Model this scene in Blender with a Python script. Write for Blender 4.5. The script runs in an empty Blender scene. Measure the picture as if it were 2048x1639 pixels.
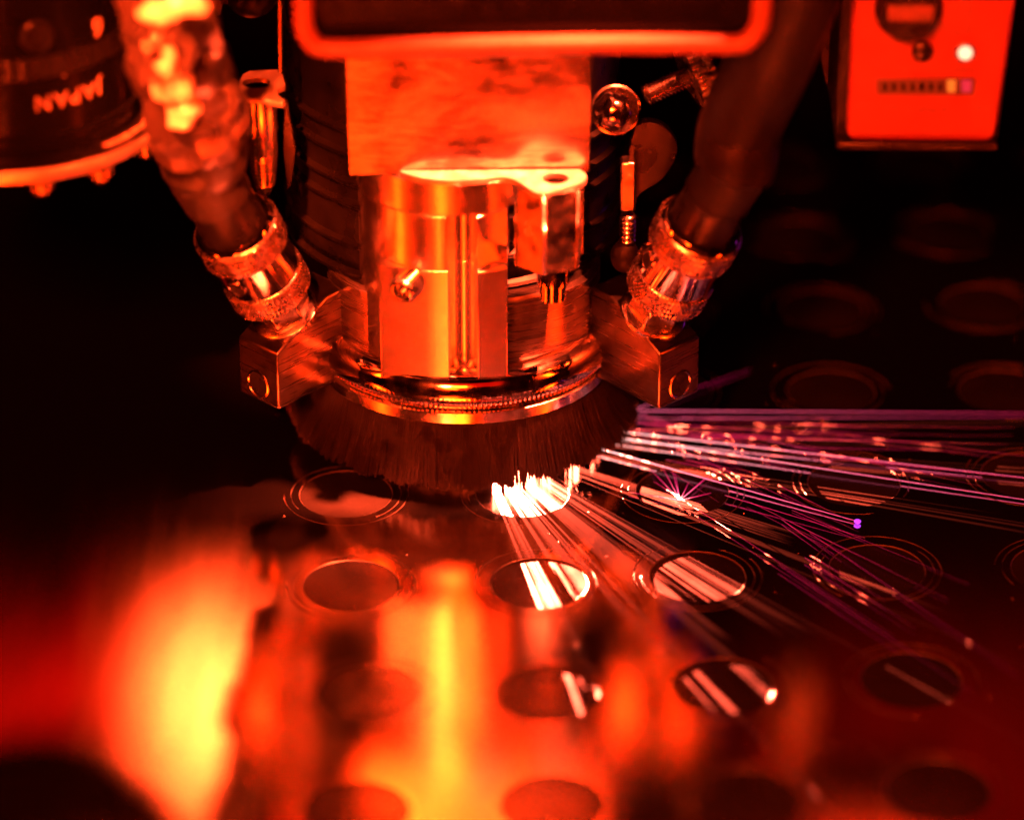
import bpy, math, random
from mathutils import Vector, Matrix, noise

random.seed(7)
S = 0.01                       # everything below is laid out in centimetres
scene = bpy.context.scene
R = math.radians

# ------------------------------------------------------------------ camera
PITCH, FPX, DIST = R(29), 7500.0, 75.0
FW = Vector((0, math.cos(PITCH), -math.sin(PITCH)))
RT = Vector((1, 0, 0))
UP = Vector((0, math.sin(PITCH), math.cos(PITCH)))


def ray(px, py):
    return FW + RT * ((px - 1024) / FPX) - UP * ((py - 819.5) / FPX)


CAM = ray(930, 868) * -DIST


def G(px, py, z=0.0):
    d = ray(px, py)
    return CAM + d * ((z - CAM.z) / d.z)


def P(px, py, y=0.0):
    d = ray(px, py)
    return CAM + d * ((y - CAM.y) / d.y)


def Z(py, y):
    return P(930, py, y).z


cam_d = bpy.data.cameras.new('camera')
cam = bpy.data.objects.new('camera', cam_d)
scene.collection.objects.link(cam)
cam.location = CAM * S
cam.rotation_euler = (R(90) - PITCH, 0, 0)
cam_d.sensor_width = 36
cam_d.lens = FPX / 2048 * 36
cam_d.clip_start = 0.01
cam_d.clip_end = 50
cam_d.dof.use_dof = True
cam_d.dof.focus_distance = 0.720
cam_d.dof.aperture_fstop = 5.8
scene.camera = cam

# ------------------------------------------------------------------ world, lamps, exposure
world = bpy.data.worlds.new('World')
scene.world = world
world.use_nodes = True
bg = world.node_tree.nodes['Background']
bg.inputs[0].default_value = (0.6, 0.02, 0.03, 1)
bg.inputs[1].default_value = 0.0002
scene.view_settings.view_transform = 'Standard'
scene.view_settings.look = 'None'
scene.view_settings.exposure = 0
scene.view_settings.gamma = 1
scene.view_settings.use_curve_mapping = False
scene.cycles.use_denoising = True
scene.cycles.max_bounces = 10
scene.cycles.glossy_bounces = 8
scene.cycles.sample_clamp_indirect = 30
scene.cycles.blur_glossy = 0.2

HOT = (1.0, 0.027, 0.0006)
CREAM = (1.0, 0.044, 0.010)
PALE = (1.0, 0.062, 0.016)
RED = (1.0, 0.004, 0.001)


def area(name, loc, aim, sx, sy, rad, col, shape='RECTANGLE'):
    """area lamp; rad = radiance of its face"""
    d = bpy.data.lights.new(name, 'AREA')
    d.shape = shape
    d.size, d.size_y = sx * S, sy * S
    d.energy = rad * math.pi * sx * sy * S * S
    d.color = col
    o = bpy.data.objects.new(name, d)
    scene.collection.objects.link(o)
    o.location = Vector(loc) * S
    o.rotation_euler = (Vector(aim) - Vector(loc)).to_track_quat('-Z', 'Y').to_euler()
    return o


def bounce(px, py, y):
    """point at depth y that the sheet mirrors into the view along pixel (px, py)"""
    g, d = G(px, py), ray(px, py)
    return g + Vector((d.x, d.y, -d.z)) * ((y - g.y) / d.y)


def spot(name, loc, aim, radius, size, power, col):
    """narrow added spot lighting a pool of the given radius around aim"""
    d = bpy.data.lights.new(name, 'SPOT')
    L = (Vector(aim) - Vector(loc)).length
    d.spot_size = 2 * math.atan(radius / L)
    d.spot_blend = 0.7
    d.shadow_soft_size = size * S
    d.energy = power
    d.color = col
    o = bpy.data.objects.new(name, d)
    scene.collection.objects.link(o)
    o.location = Vector(loc) * S
    o.rotation_euler = (Vector(aim) - Vector(loc)).to_track_quat('-Z', 'Y').to_euler()


area('low_front_lamp', (-15, -94, 39), (0, -2, 0), 17, 13, 70, HOT)
area('high_front_lamp', (-9, -91, 66), (0, -2, 5), 24, 18, 230, HOT)
area('streak_added_lamp', (-21, -90, 66), (0, -2, 5), 5.5, 17, 3300, (1.0, 0.046, 0.006))  # added lamp, only to whiten the column's streak in the sheet
area('front_red_fill', (14, -90, 85), (3, 0, 6), 70, 45, 1.2, RED)  # added fill that keeps the dim tones deep red
area('left_hot_lamp', (-66, -31, 40), (0, -1, 4), 8, 22, 85, HOT)
area('right_hot_lamp', (66, -31, 38), (0, -1, 4), 8, 22, 80, HOT)
area('back_left_lamp', bounce(420, 1420, 26), (-5, -11, 0), 2.0, 1.0, 210, (1.0, 0.052, 0.008), 'ELLIPSE')
area('left_haze_fill', bounce(330, 1570, 34), (-6, -13, 0), 16, 7, 1.1, RED, 'ELLIPSE')  # added, unseen: its reflection makes the red haze at lower left
area('right_haze_fill', bounce(1900, 1560, 34), (8, -12, 0), 14, 7, 0.12, RED, 'ELLIPSE')  # added, unseen: its reflection makes the faint red at lower right
area('violet_rim_fill', (55, 30, 8), (4, -2, 5), 2, 14, 2.2, (0.8, 0.03, 1.0))  # added strip for the violet rim on the right fitting
spot('flange_added_spot', (18, -4, 60), (0.6, -2.5, 6.8), 2.2, 2.0, 5500, PALE)  # added spot that brightens the flange to cream
spot('foil_added_spot', (-12, -40, 45), P(345, 180, -4.8), 1.1, 2.0, 3200, (1.0, 0.05, 0.006))  # added spot for the bright patch on the foil

cut_d = bpy.data.lights.new('cutting_light', 'POINT')
cut_d.energy = 900.0
cut_d.color = (1.0, 0.085, 0.04)
cut_d.shadow_soft_size = 0.008 * S
cut = bpy.data.objects.new('cutting_light', cut_d)
scene.collection.objects.link(cut)
CUT = Vector((0.1, 0.0, 0.50))
cut.location = CUT * S

# ------------------------------------------------------------------ materials
def ramp(nt, fac, stops):
    n = nt.nodes.new('ShaderNodeValToRGB')
    el = n.color_ramp.elements
    while len(el) < len(stops):
        el.new(0.5)
    for e, (p, c) in zip(el, stops):
        e.position = p
        e.color = (c, c, c, 1) if isinstance(c, (int, float)) else (*c, 1)
    nt.links.new(fac, n.inputs[0])
    return n.outputs[0]


def tex(nt, scale, axes=(1, 1, 1), detail=4, dist=0, kind='noise'):
    tc = nt.nodes.new('ShaderNodeTexCoord')
    mp = nt.nodes.new('ShaderNodeMapping')
    mp.inputs['Scale'].default_value = [100 * scale * a for a in axes]
    nt.links.new(tc.outputs['Object'], mp.inputs[0])
    if kind == 'noise':
        n = nt.nodes.new('ShaderNodeTexNoise')
        n.inputs['Scale'].default_value = 1
        n.inputs['Detail'].default_value = detail
        n.inputs['Distortion'].default_value = dist
        nt.links.new(mp.outputs[0], n.inputs['Vector'])
        return n.outputs['Fac']
    n = nt.nodes.new('ShaderNodeTexVoronoi')
    n.inputs['Scale'].default_value = 1
    nt.links.new(mp.outputs[0], n.inputs['Vector'])
    return n.outputs['Distance']


def surf(name, col, metal=1.0, rough=0.3, dr=0.1, scale=2.0, axes=(1, 1, 1), bump=0.0, bscale=None,
         baxes=None, aniso=0.0, dirt=0.15, spec=0.5, coat=0.0, bd=2e-5):
    """procedural metal / plastic: roughness and tone vary with wear, fine relief by bump"""
    m = bpy.data.materials.new(name)
    m.use_nodes = True
    nt = m.node_tree
    b = nt.nodes['Principled BSDF']
    b.inputs['Metallic'].default_value = metal
    b.inputs['Specular IOR Level'].default_value = spec
    b.inputs['Coat Weight'].default_value = coat
    f = tex(nt, scale, axes)
    r = ramp(nt, f, [(0.3, max(0.02, rough - dr)), (0.7, min(1, rough + dr))])
    nt.links.new(r, b.inputs['Roughness'])
    f2 = tex(nt, scale * 0.6, (1, 1, 1), 6, 0.6)
    dark = [c * (1 - dirt) for c in col]
    nt.links.new(ramp(nt, f2, [(0.35, dark), (0.6, col)]), b.inputs['Base Color'])
    if aniso:
        b.inputs['Anisotropic'].default_value = aniso
        t = nt.nodes.new('ShaderNodeTangent')
        t.direction_type = 'RADIAL'
        t.axis = 'Z'
        nt.links.new(t.outputs[0], b.inputs['Tangent'])
    if bump:
        bp = nt.nodes.new('ShaderNodeBump')
        bp.inputs['Strength'].default_value = bump
        bp.inputs['Distance'].default_value = bd
        nt.links.new(tex(nt, bscale or scale * 3, baxes or axes, 3), bp.inputs['Height'])
        nt.links.new(bp.outputs[0], b.inputs['Normal'])
    return m


STEEL = (0.80, 0.76, 0.73)
M = {}
M['turned'] = surf('turned_steel', STEEL, rough=0.22, dr=0.012, scale=3, axes=(0.1, 0.1, 6), bump=0.10, bscale=9, baxes=(0.05, 0.05, 6), aniso=0.5)
M['milled'] = surf('milled_steel', STEEL, rough=0.23, dr=0.015, scale=3, axes=(0.1, 0.1, 6), bump=0.10, bscale=9, baxes=(0.08, 0.08, 5))
M['base'] = surf('base_steel', (0.24, 0.22, 0.21), rough=0.27, dr=0.02, scale=3, axes=(0.1, 0.1, 6), bump=0.12, bscale=9, baxes=(0.05, 0.05, 6), aniso=0.4, dirt=0.3)
M['block'] = surf('worn_block_steel', (0.10, 0.09, 0.085), rough=0.29, dr=0.04, scale=3, axes=(0.1, 0.1, 6), bump=0.25, bscale=9, baxes=(0.08, 0.08, 5), dirt=0.4)
M['satin'] = surf('satin_steel', (0.5, 0.48, 0.46), rough=0.45, dr=0.08, scale=4)
M['polished'] = surf('polished_steel', (0.50, 0.43, 0.40), rough=0.10, dr=0.05, scale=3, bump=0.05)
M['bright'] = surf('bright_steel', (0.48, 0.46, 0.44), rough=0.2, dr=0.08, scale=3, bump=0.12, bscale=8)
M['knurl'] = surf('knurled_steel', (0.32, 0.30, 0.29), rough=0.27, dr=0.08, scale=5, dirt=0.4)
M['oxide'] = surf('black_oxide_steel', (0.012, 0.011, 0.011), metal=0.85, rough=0.32, dr=0.1, scale=2, bump=0.1, bscale=6, dirt=0.4)
M['anodised'] = surf('black_anodised', (0.004, 0.0035, 0.0035), metal=0.0, rough=0.32, dr=0.08, scale=4, spec=0.12)
M['lacquer'] = surf('black_lacquer', (0.0015, 0.0014, 0.0014), metal=0.0, rough=0.22, dr=0.05, scale=3, spec=0.07)
M['rubber'] = surf('black_rubber', (0.002, 0.0017, 0.0017), metal=0, rough=0.5, dr=0.12, scale=3, bump=0.4, bscale=5, spec=0.06, bd=2e-4)
M['braid'] = surf('dark_hose_braid', (0.005, 0.0045, 0.0045), metal=0.1, spec=0.12, rough=0.45, dr=0.12, scale=4, bump=0.5, bscale=7, bd=2e-4)
M['foil'] = surf('crumpled_foil', (0.6, 0.58, 0.56), metal=0.35, rough=0.34, dr=0.1, scale=2)
M['tape'] = surf('clear_tape', (0.028, 0.022, 0.022), metal=0.5, rough=0.33, dr=0.1, scale=2, coat=0.3)
M['white'] = surf('red_lit_enamel', (0.07, 0.006, 0.003), metal=0, rough=0.42, dr=0.06, scale=2, dirt=0.06)  # white box face with the red lamplight put into its base colour
M['ink'] = surf('dark_print', (0.012, 0.008, 0.008), metal=0, rough=0.5, dr=0.05, scale=6)
M['faint_ink'] = surf('worn_print', (0.05, 0.012, 0.008), metal=0, rough=0.5, dr=0.05, scale=6, dirt=0.5)
M['paint'] = surf('white_paint_fill', (0.20, 0.15, 0.13), metal=0, rough=0.5, dr=0.1, scale=9, dirt=0.6)
M['tube'] = surf('red_lit_tube', (0.075, 0.022, 0.008), metal=0.0, rough=0.45, dr=0.1, scale=3, spec=0.4)  # rim tube, red lamplight put into its base colour
M['bristle'] = surf('nylon_bristle', (0.0026, 0.0018, 0.0018), metal=0, rough=0.4, dr=0.1, scale=3, spec=0.06)
M['disc'] = surf('dark_disc', (0.003, 0.0028, 0.0028), metal=0, rough=0.2, dr=0.04, scale=1.0, spec=0.9, dirt=0.3)
M['bead'] = surf('spatter_bead', (0.12, 0.11, 0.11), metal=0, spec=0.1, rough=0.6, dr=0.1, scale=10)


def sheet_material():
    m = bpy.data.materials.new('sheet_metal')
    m.use_nodes = True
    nt = m.node_tree
    nt.nodes.remove(nt.nodes['Principled BSDF'])
    b = nt.nodes.new('ShaderNodeBsdfAnisotropic')
    b.distribution = 'BECKMANN'
    nt.links.new(ramp(nt, tex(nt, 0.8, (2, 0.4, 1), 5, 0.3), [(0.3, (0.70, 0.68, 0.67)), (0.7, (0.84, 0.82, 0.81))]), b.inputs['Color'])
    nt.links.new(ramp(nt, tex(nt, 0.5, (2, 0.25, 1)), [(0.3, 0.16), (0.7, 0.18)]), b.inputs['Roughness'])
    df = nt.nodes.new('ShaderNodeBsdfDiffuse')
    df.inputs['Color'].default_value = (0.5, 0.48, 0.47, 1)
    mx = nt.nodes.new('ShaderNodeMixShader')
    mx.inputs[0].default_value = 0.0012
    nt.links.new(b.outputs[0], mx.inputs[1])
    nt.links.new(df.outputs[0], mx.inputs[2])
    nt.links.new(mx.outputs[0], nt.nodes['Material Output'].inputs[0])
    return m


M['sheet'] = sheet_material()
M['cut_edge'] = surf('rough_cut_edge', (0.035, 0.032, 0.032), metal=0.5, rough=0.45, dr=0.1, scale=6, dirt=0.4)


def plate_material():
    m = bpy.data.materials.new('stained_brushed_plate')
    m.use_nodes = True
    nt = m.node_tree
    b = nt.nodes['Principled BSDF']
    b.inputs['Metallic'].default_value = 1
    f = tex(nt, 0.36, (1, 1, 1.2), 9, 0.5)
    s = tex(nt, 5, (0.5, 1, 2.5), 5, 0.4)
    mix = nt.nodes.new('ShaderNodeMath')
    mix.operation = 'MULTIPLY_ADD'
    nt.links.new(s, mix.inputs[0])
    mix.inputs[1].default_value = 0.20
    nt.links.new(f, mix.inputs[2])
    o = mix.outputs[0]
    nt.links.new(ramp(nt, o, [(0.52, (0.08, 0.07, 0.065)), (0.72, (0.52, 0.48, 0.45))]), b.inputs['Base Color'])
    nt.links.new(ramp(nt, o, [(0.5, 0.20), (0.75, 0.26)]), b.inputs['Roughness'])
    bp = nt.nodes.new('ShaderNodeBump')
    bp.inputs['Strength'].default_value = 0.35
    bp.inputs['Distance'].default_value = 0.00004
    nt.links.new(tex(nt, 3, (0.5, 1, 12), 3, 0.5), bp.inputs['Height'])
    nt.links.new(bp.outputs[0], b.inputs['Normal'])
    return m


M['plate'] = plate_material()


def glow(name, col, k):
    m = bpy.data.materials.new(name)
    m.use_nodes = True
    nt = m.node_tree
    b = nt.nodes['Principled BSDF']
    b.inputs['Base Color'].default_value = (0.02, 0.02, 0.02, 1)
    b.inputs['Emission Color'].default_value = (*col, 1)
    b.inputs['Emission Strength'].default_value = k
    return m


M['led'] = glow('lit_indicator', (1.0, 0.83, 0.5), 1.3)
M['led_amber'] = glow('amber_segment', (1.0, 0.32, 0.03), 0.55)
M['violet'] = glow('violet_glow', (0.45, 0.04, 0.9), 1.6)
M['led_violet'] = glow('violet_segment', (0.45, 0.01, 0.10), 0.5)


def spark_material():
    m = bpy.data.materials.new('glowing_spark')
    m.use_nodes = True
    nt = m.node_tree
    b = nt.nodes['Principled BSDF']
    b.inputs['Base Color'].default_value = (0.02, 0.02, 0.02, 1)
    at = nt.nodes.new('ShaderNodeAttribute')
    at.attribute_name = 'spark_glow'
    c = ramp(nt, at.outputs['Fac'], [(0.0, (0.20, 0.0, 0.04)), (0.4, (0.65, 0.006, 0.11)), (0.7, (1.0, 0.14, 0.28)), (1.0, (1.0, 0.6, 0.55))])
    nt.links.new(c, b.inputs['Emission Color'])
    mu = nt.nodes.new('ShaderNodeMath')
    mu.operation = 'MULTIPLY'
    nt.links.new(at.outputs['Fac'], mu.inputs[0])
    mu.inputs[1].default_value = 5.0
    nt.links.new(mu.outputs[0], b.inputs['Emission Strength'])
    return m


M['spark'] = spark_material()

# ------------------------------------------------------------------ mesh helpers
LOC = {}


def frame_of(axis):
    a = Vector(axis).normalized()
    u = a.orthogonal().normalized() if abs(a.z) < 0.999 else Vector((1, 0, 0))
    v = a.cross(u)
    return u, v, a


class MB:
    def __init__(s):
        s.v, s.f = [], []

    def add(s, vs, fs):
        n = len(s.v)
        s.v += [Vector(p) for p in vs]
        s.f += [[i + n for i in f] for f in fs]
        return s

    def box(s, lo, hi):
        (a, b, c), (d, e, f) = lo, hi
        return s.add([(a, b, c), (d, b, c), (d, e, c), (a, e, c), (a, b, f), (d, b, f), (d, e, f), (a, e, f)],
                     [(0, 3, 2, 1), (4, 5, 6, 7), (0, 1, 5, 4), (1, 2, 6, 5), (2, 3, 7, 6), (3, 0, 4, 7)])

    def prism(s, poly, off):
        """polygon (list of 3-D points) extruded by the vector off"""
        n = len(poly)
        off = Vector(off)
        p = [Vector(q) for q in poly]
        return s.add(p + [q + off for q in p],
                     [list(range(n))[::-1], list(range(n, 2 * n))] + [[i, (i + 1) % n, n + (i + 1) % n, n + i] for i in range(n)])

    def lathe(s, prof, o=(0, 0, 0), axis=(0, 0, 1), n=64, fr=None, rx=1, ry=1):
        """prof = (radius, height) along the axis; radius 0 closes the end"""
        u, v, a = fr or frame_of(axis)
        o = Vector(o)
        base = len(s.v)
        rows = []
        for r, h in prof:
            if r < 1e-6:
                s.v.append(o + a * h)
                rows.append([len(s.v) - 1] * n)
            else:
                k = len(s.v)
                for i in range(n):
                    t = 2 * math.pi * i / n
                    s.v.append(o + a * h + u * (r * rx * math.cos(t)) + v * (r * ry * math.sin(t)))
                rows.append(list(range(k, k + n)))
        for A, B in zip(rows, rows[1:]):
            for i in range(n):
                j = (i + 1) % n
                q = [A[i], A[j], B[j], B[i]]
                w = []
                for k in q:
                    if k not in w:
                        w.append(k)
                if len(w) > 2:
                    s.f.append(w)
        return s

    def tube(s, pts, rad, n=12, caps=True):
        pts = [Vector(p) for p in pts]
        m = len(pts)
        rad = rad if isinstance(rad, (list, tuple)) else [rad] * m
        u = None
        rows = []
        for i, p in enumerate(pts):
            t = (pts[min(i + 1, m - 1)] - pts[max(i - 1, 0)]).normalized()
            u = t.orthogonal().normalized() if u is None else (u - t * u.dot(t)).normalized()
            v = t.cross(u)
            k = len(s.v)
            for j in range(n):
                a = 2 * math.pi * j / n
                s.v.append(p + (u * math.cos(a) + v * math.sin(a)) * rad[i])
            rows.append(k)
        for A, B in zip(rows, rows[1:]):
            for j in range(n):
                s.f.append([A + j, A + (j + 1) % n, B + (j + 1) % n, B + j])
        if caps:
            s.f.append([rows[0] + j for j in range(n)][::-1])
            s.f.append([rows[-1] + j for j in range(n)])
        return s

    def build(s, name, mat, parent=None, bev=0, smooth=40, loc=None, segs=2):
        base = LOC[parent] if parent is not None else Vector((0, 0, 0))
        o0 = Vector(loc) if loc is not None else base
        me = bpy.data.meshes.new(name)
        me.from_pydata([(p - o0) * S for p in s.v], [], s.f)
        me.materials.append(M[mat])
        me.polygons.foreach_set('use_smooth', [True] * len(me.polygons))
        me.update()
        me.set_sharp_from_angle(angle=R(smooth))
        o = bpy.data.objects.new(name, me)
        scene.collection.objects.link(o)
        o.location = (o0 - base) * S
        LOC[o] = o0
        if parent is not None:
            o.parent = parent
        if bev:
            b = o.modifiers.new('edge', 'BEVEL')
            b.width = bev * S
            b.segments = segs
            b.limit_method = 'ANGLE'
            b.angle_limit = R(30)
            b.harden_normals = False
        return o


def tag(o, label, cat=None, group=None, kind=None):
    o['label'] = label
    if cat:
        o['category'] = cat
    if group:
        o['group'] = group
    if kind:
        o['kind'] = kind
    return o


def thing(name, label, cat, loc, group=None):
    o = bpy.data.objects.new(name, None)
    scene.collection.objects.link(o)
    o.empty_display_size = 0.005
    o.location = Vector(loc) * S
    LOC[o] = Vector(loc)
    return tag(o, label, cat, group)


def spline(pts, n=12):
    """Catmull-Rom through pts"""
    p = [Vector(q) for q in pts]
    p = [p[0] * 2 - p[1]] + p + [p[-1] * 2 - p[-2]]
    out = []
    for i in range(1, len(p) - 2):
        a, b, c, d = p[i - 1:i + 3]
        for k in range(n):
            t = k / n
            out.append(0.5 * ((2 * b) + (c - a) * t + (2 * a - 5 * b + 4 * c - d) * t * t + (3 * b - a - 3 * c + d) * t ** 3))
    return out + [p[-2]]


def text_mesh(txt, size, fn, name, mat, parent, depth=0.02):
    """letters as a mesh; fn maps flat (x, y, z) centimetres onto the thing's surface"""
    c = bpy.data.curves.new('t', 'FONT')
    c.body = txt
    c.size = size
    c.extrude = depth / 2
    c.space_character = 1.25
    c.align_x = 'CENTER'
    c.align_y = 'CENTER'
    c.resolution_u = 3
    o = bpy.data.objects.new('t', c)
    scene.collection.objects.link(o)
    dg = bpy.context.evaluated_depsgraph_get()
    me = bpy.data.meshes.new_from_object(o.evaluated_get(dg))
    m = MB()
    m.add([fn(*v.co) for v in me.vertices], [list(p.vertices) for p in me.polygons])
    bpy.data.objects.remove(o)
    bpy.data.meshes.remove(me)
    bpy.data.curves.remove(c)
    return m.build(name, mat, parent)


# ------------------------------------------------------------------ the sheet with its cut rings
E0 = Vector((-2.177, -2.328, 0))
EA = Vector((3.304, 0.175, 0))
EB = Vector((-0.163, 3.558, 0))
MEAS = {(0, 0): (692, 987), (1, 0): (1045, 986), (2, 0): (1365, 982), (3, 0): (1708, 965), (0, -1): (702, 1170),
        (1, -1): (1078, 1165), (2, -1): (1395, 1152), (3, -1): (1754, 1138), (0, -2): (740, 1385), (1, -2): (1095, 1385),
        (3, 1): (1662, 783), (2, 1): (1335, 785), (3, 2): (1645, 620), (4, 1): (2005, 782), (4, 2): (1965, 610)}
I0, I1, J0, J1 = 0, 5, -5, 4
RINGS = [(0.90, -0.16), (0.90, -0.010), (0.912, 0.0), (1.058, 0.0), (1.064, 'a'), (1.074, 'a'), (1.080, 0.0),
         (1.192, 0.0), (1.199, 'b'), (1.210, 'b'), (1.217, 0.0), (1.40, 0.0)]
sheet = MB()
cells = []
NS = 30
for i in range(I0, I1 + 1):
    for j in range(J0, J1 + 1):
        cc = E0 + EA * i + EB * j
        c = G(*MEAS[(i, j)]) if (i, j) in MEAS else cc + Vector((random.uniform(-.06, .06), random.uniform(-.08, .08), 0))
        cells.append(c)
        co = [cc + EA * a + EB * b for a, b in ((-.5, -.5), (.5, -.5), (.5, .5), (-.5, .5))]
        bp = []
        for k in range(4):
            for q in range(NS):
                bp.append(co[k].lerp(co[(k + 1) % 4], q / NS))
        n = len(bp)
        rnd = random.Random(i * 31 + j)
        ga = [(rnd.uniform(0, 6.28), rnd.uniform(3.2, 5.2)) for _ in range(2)]
        gb = [(rnd.uniform(0, 6.28), rnd.uniform(3.6, 5.4)) for _ in range(2)]
        vs = []
        ang = [math.atan2(p.y - c.y, p.x - c.x) for p in bp]

        def inside(t, g):
            q = (t - g[0]) % 6.2832
            return max(0.0, min(1.0, q / 0.25, (g[1] - q) / 0.25))
        for r, z in RINGS:
            for t in ang:
                zz = z
                if z == 'a':
                    zz = -0.03 * inside(t, ga[0])
                elif z == 'b':
                    zz = -0.03 * inside(t, gb[0])
                vs.append((c.x + r * math.cos(t), c.y + r * math.sin(t), zz))
        vs += bp
        fs = []
        for a in range(len(RINGS)):
            for q in range(n):
                w = (q + 1) % n
                fs.append([a * n + q, (a + 1) * n + q, (a + 1) * n + w, a * n + w])
        sheet.add(vs, fs)
q0 = E0 + EA * (I0 - .5) + EB * (J0 - .5)
q1 = E0 + EA * (I1 + .5) + EB * (J0 - .5)
q2 = E0 + EA * (I1 + .5) + EB * (J1 + .5)
q3 = E0 + EA * (I0 - .5) + EB * (J1 + .5)
big = [Vector((-70, -75, 0)), Vector((70, -75, 0)), Vector((70, 90, 0)), Vector((-70, 90, 0))]
sheet.add([q0, q1, q2, q3] + big, [(4, 5, 1, 0), (5, 6, 2, 1), (6, 7, 3, 2), (7, 4, 0, 3)])
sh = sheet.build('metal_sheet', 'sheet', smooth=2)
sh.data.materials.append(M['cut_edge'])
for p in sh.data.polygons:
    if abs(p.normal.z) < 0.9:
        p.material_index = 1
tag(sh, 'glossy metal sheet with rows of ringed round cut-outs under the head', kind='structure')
dm = MB().lathe([(0.905, -0.14), (0.905, -0.02), (0.89, -0.014), (0, -0.014)], n=48)
d0 = None
for c in cells:
    if d0 is None:
        d0 = dm.build('disc', 'disc', sh, smooth=8)
        d = d0
    else:
        d = d0.copy()
        scene.collection.objects.link(d)
        d.parent = sh
    d.location = c * S

# ------------------------------------------------------------------ the cutting head
head = thing('cutting_head', 'upright steel cutting head with a round bristle skirt over the sheet', 'cutting head', (0, 0, 0))

# dark housing behind
m = MB()
prof = [(0, 4.1), (2.9, 4.1), (3.25, 4.3)]
for z in [Z(q, 1.7) for q in (420, 363, 285, 243, 187, 141)] + [8.6, 9.3]:
    prof += [(3.25, z - 0.16), (3.34, z - 0.1), (3.36, z - 0.02), (3.25, z + 0.03)]
prof += [(3.25, 12), (0, 12)]
m.lathe(prof, (-0.2, 1.7, 0), n=96)
m.build('housing', 'oxide', head, smooth=30)

zbt = Z(572, -1.3)
m = MB().lathe([(0, 1.7), (1.06, 1.7), (1.01, 2.2), (1.0, 2.6), (1.0, zbt - 0.09), (0.965, zbt), (0, zbt)], (0, 0.0, 0), n=120, rx=2.66, ry=1.97)
m.build('base_ring', 'base', head)

# bezel below: oval lip and knurled oval bead
zl = Z(850, -2.6)
m = MB().lathe([(0.4, zl + .02), (1.0, zl), (1.015, zl + .04), (1.02, zl + .26), (0.985, zl + .33), (0.4, zl + .33)], n=120, rx=2.82, ry=2.58)
lip_o = m.build('lip', 'bright', head)

m = MB()
NU, NV = 720, 48
vs, fs = [], []
for a in range(NU):
    t = 2 * math.pi * a / NU
    c = Vector((2.5 * math.cos(t), 2.26 * math.sin(t), Z(788, -2.5)))
    nrm = Vector((2.26 * math.cos(t), 2.5 * math.sin(t), 0)).normalized()
    for b in range(NV):
        p = 2 * math.pi * b / NV
        r = 0.41
        q = math.degrees(p)
        q = q - 360 if q > 180 else q
        if -72 < q < -8:
            w = min(1, (q + 72) / 10, (-8 - q) / 14)
            k = abs(math.sin(t * 90 + p * 14)) * abs(math.sin(t * 90 - p * 14))
            r += 0.04 * w * (min(1, k * 1.8) - 0.5)
        vs.append(c + nrm * (r * math.cos(p)) + Vector((0, 0, r * math.sin(p))))
for a in range(NU):
    for b in range(NV):
        c2, d2 = (a + 1) % NU, (b + 1) % NV
        fs.append([a * NV + b, c2 * NV + b, c2 * NV + d2, a * NV + d2])
m.add(vs, fs)
m.build('knurled_bead', 'polished', head, smooth=60)

# column: round above, with milled flats and a channel below
def arc(cx, cy, r, a0, a1, n):
    return [(cx + r * math.cos(R(a0 + (a1 - a0) * k / n)), cy + r * math.sin(R(a0 + (a1 - a0) * k / n))) for k in range(n + 1)]


chan = [(-0.27, -2.464), (-0.265, -2.36)] + arc(0.01, -2.30, 0.275, 180, 90, 8)[1:] + arc(0.01, -2.30, 0.275, 90, 0, 8)[1:] + [(0.285, -2.36), (0.30, -2.48)]
right = [(0.9, -2.38), (0.9, -1.3), (1.6, -1.1), (1.68, -0.4), (1.2, 1.0), (-1.7, 1.0)]
low = arc(-0.25, -0.55, 1.9, 175, 222, 8) + [(-1.655, -1.95), (-1.655, -2.20), (-0.75, -2.405)] + [(-0.51, -2.44), (-0.29, -2.462)] + chan + right
upc = arc(-0.25, -0.55, 1.9, 175, 268, 24) + [(-0.28, -2.46)] + chan[1:-1] + [(0.29, -2.44)] + [(0.9, -2.12), (0.95, -1.3), (1.6, -1.1), (1.68, -0.4), (1.2, 1.0), (-1.7, 1.0)]
zc1, zc2, zf = Z(535, -2.3), Z(434, -2.45), Z(342, -2.13)
m = MB().prism([(x * .95, y, 2.0) for x, y in low], (0, 0, zc1 - 2.0))
col_o = m.build('column', 'milled', head, bev=0.018, smooth=25)
m = MB().prism([(x * .95, y, zc1 + .002) for x, y in upc], (0, 0, zc2 - zc1 - .004))
m.build('column', 'turned', head, bev=0.015, smooth=25)
m = MB().lathe([(0, zc2), (1.76, zc2), (1.80, zc2 + .04), (1.80, zf - .125), (1.78, zf - .105), (0, zf - .105)], (-0.25, -0.65, 0), n=120)
m.build('collar', 'turned', head)

# set screw in the flat
ss = P(828, 556, -2.2)
ax = Vector((-0.42, -0.9, -0.06)).normalized()
prof = [(0, -0.2)]
for k in range(14):
    h = -0.2 + k * 0.05
    prof += [(0.255, h), (0.285, h + 0.02), (0.255, h + 0.045)]
prof += [(0.255, 0.53), (0.21, 0.58), (0.165, 0.58), (0.15, 0.56), (0.15, 0.3), (0, 0.3)]
m = MB().lathe(prof, ss, ax, n=36)
m.build('set_screw', 'bright', col_o, smooth=50)

# mounting plate behind the flange
pl = MB()
a, b = P(698, 346, -2.12), P(1179, 337, -1.98)
zt = 11.0
zb = zf - 0.1
pl.prism([(a.x, -2.12, zb), (b.x, -1.98, zb), (b.x + 0.03, -1.98, zt), (a.x - 0.03, -2.12, zt)], (0, 0.25, 0))
pl.build('mounting_plate', 'plate', head, bev=0.02)

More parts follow.
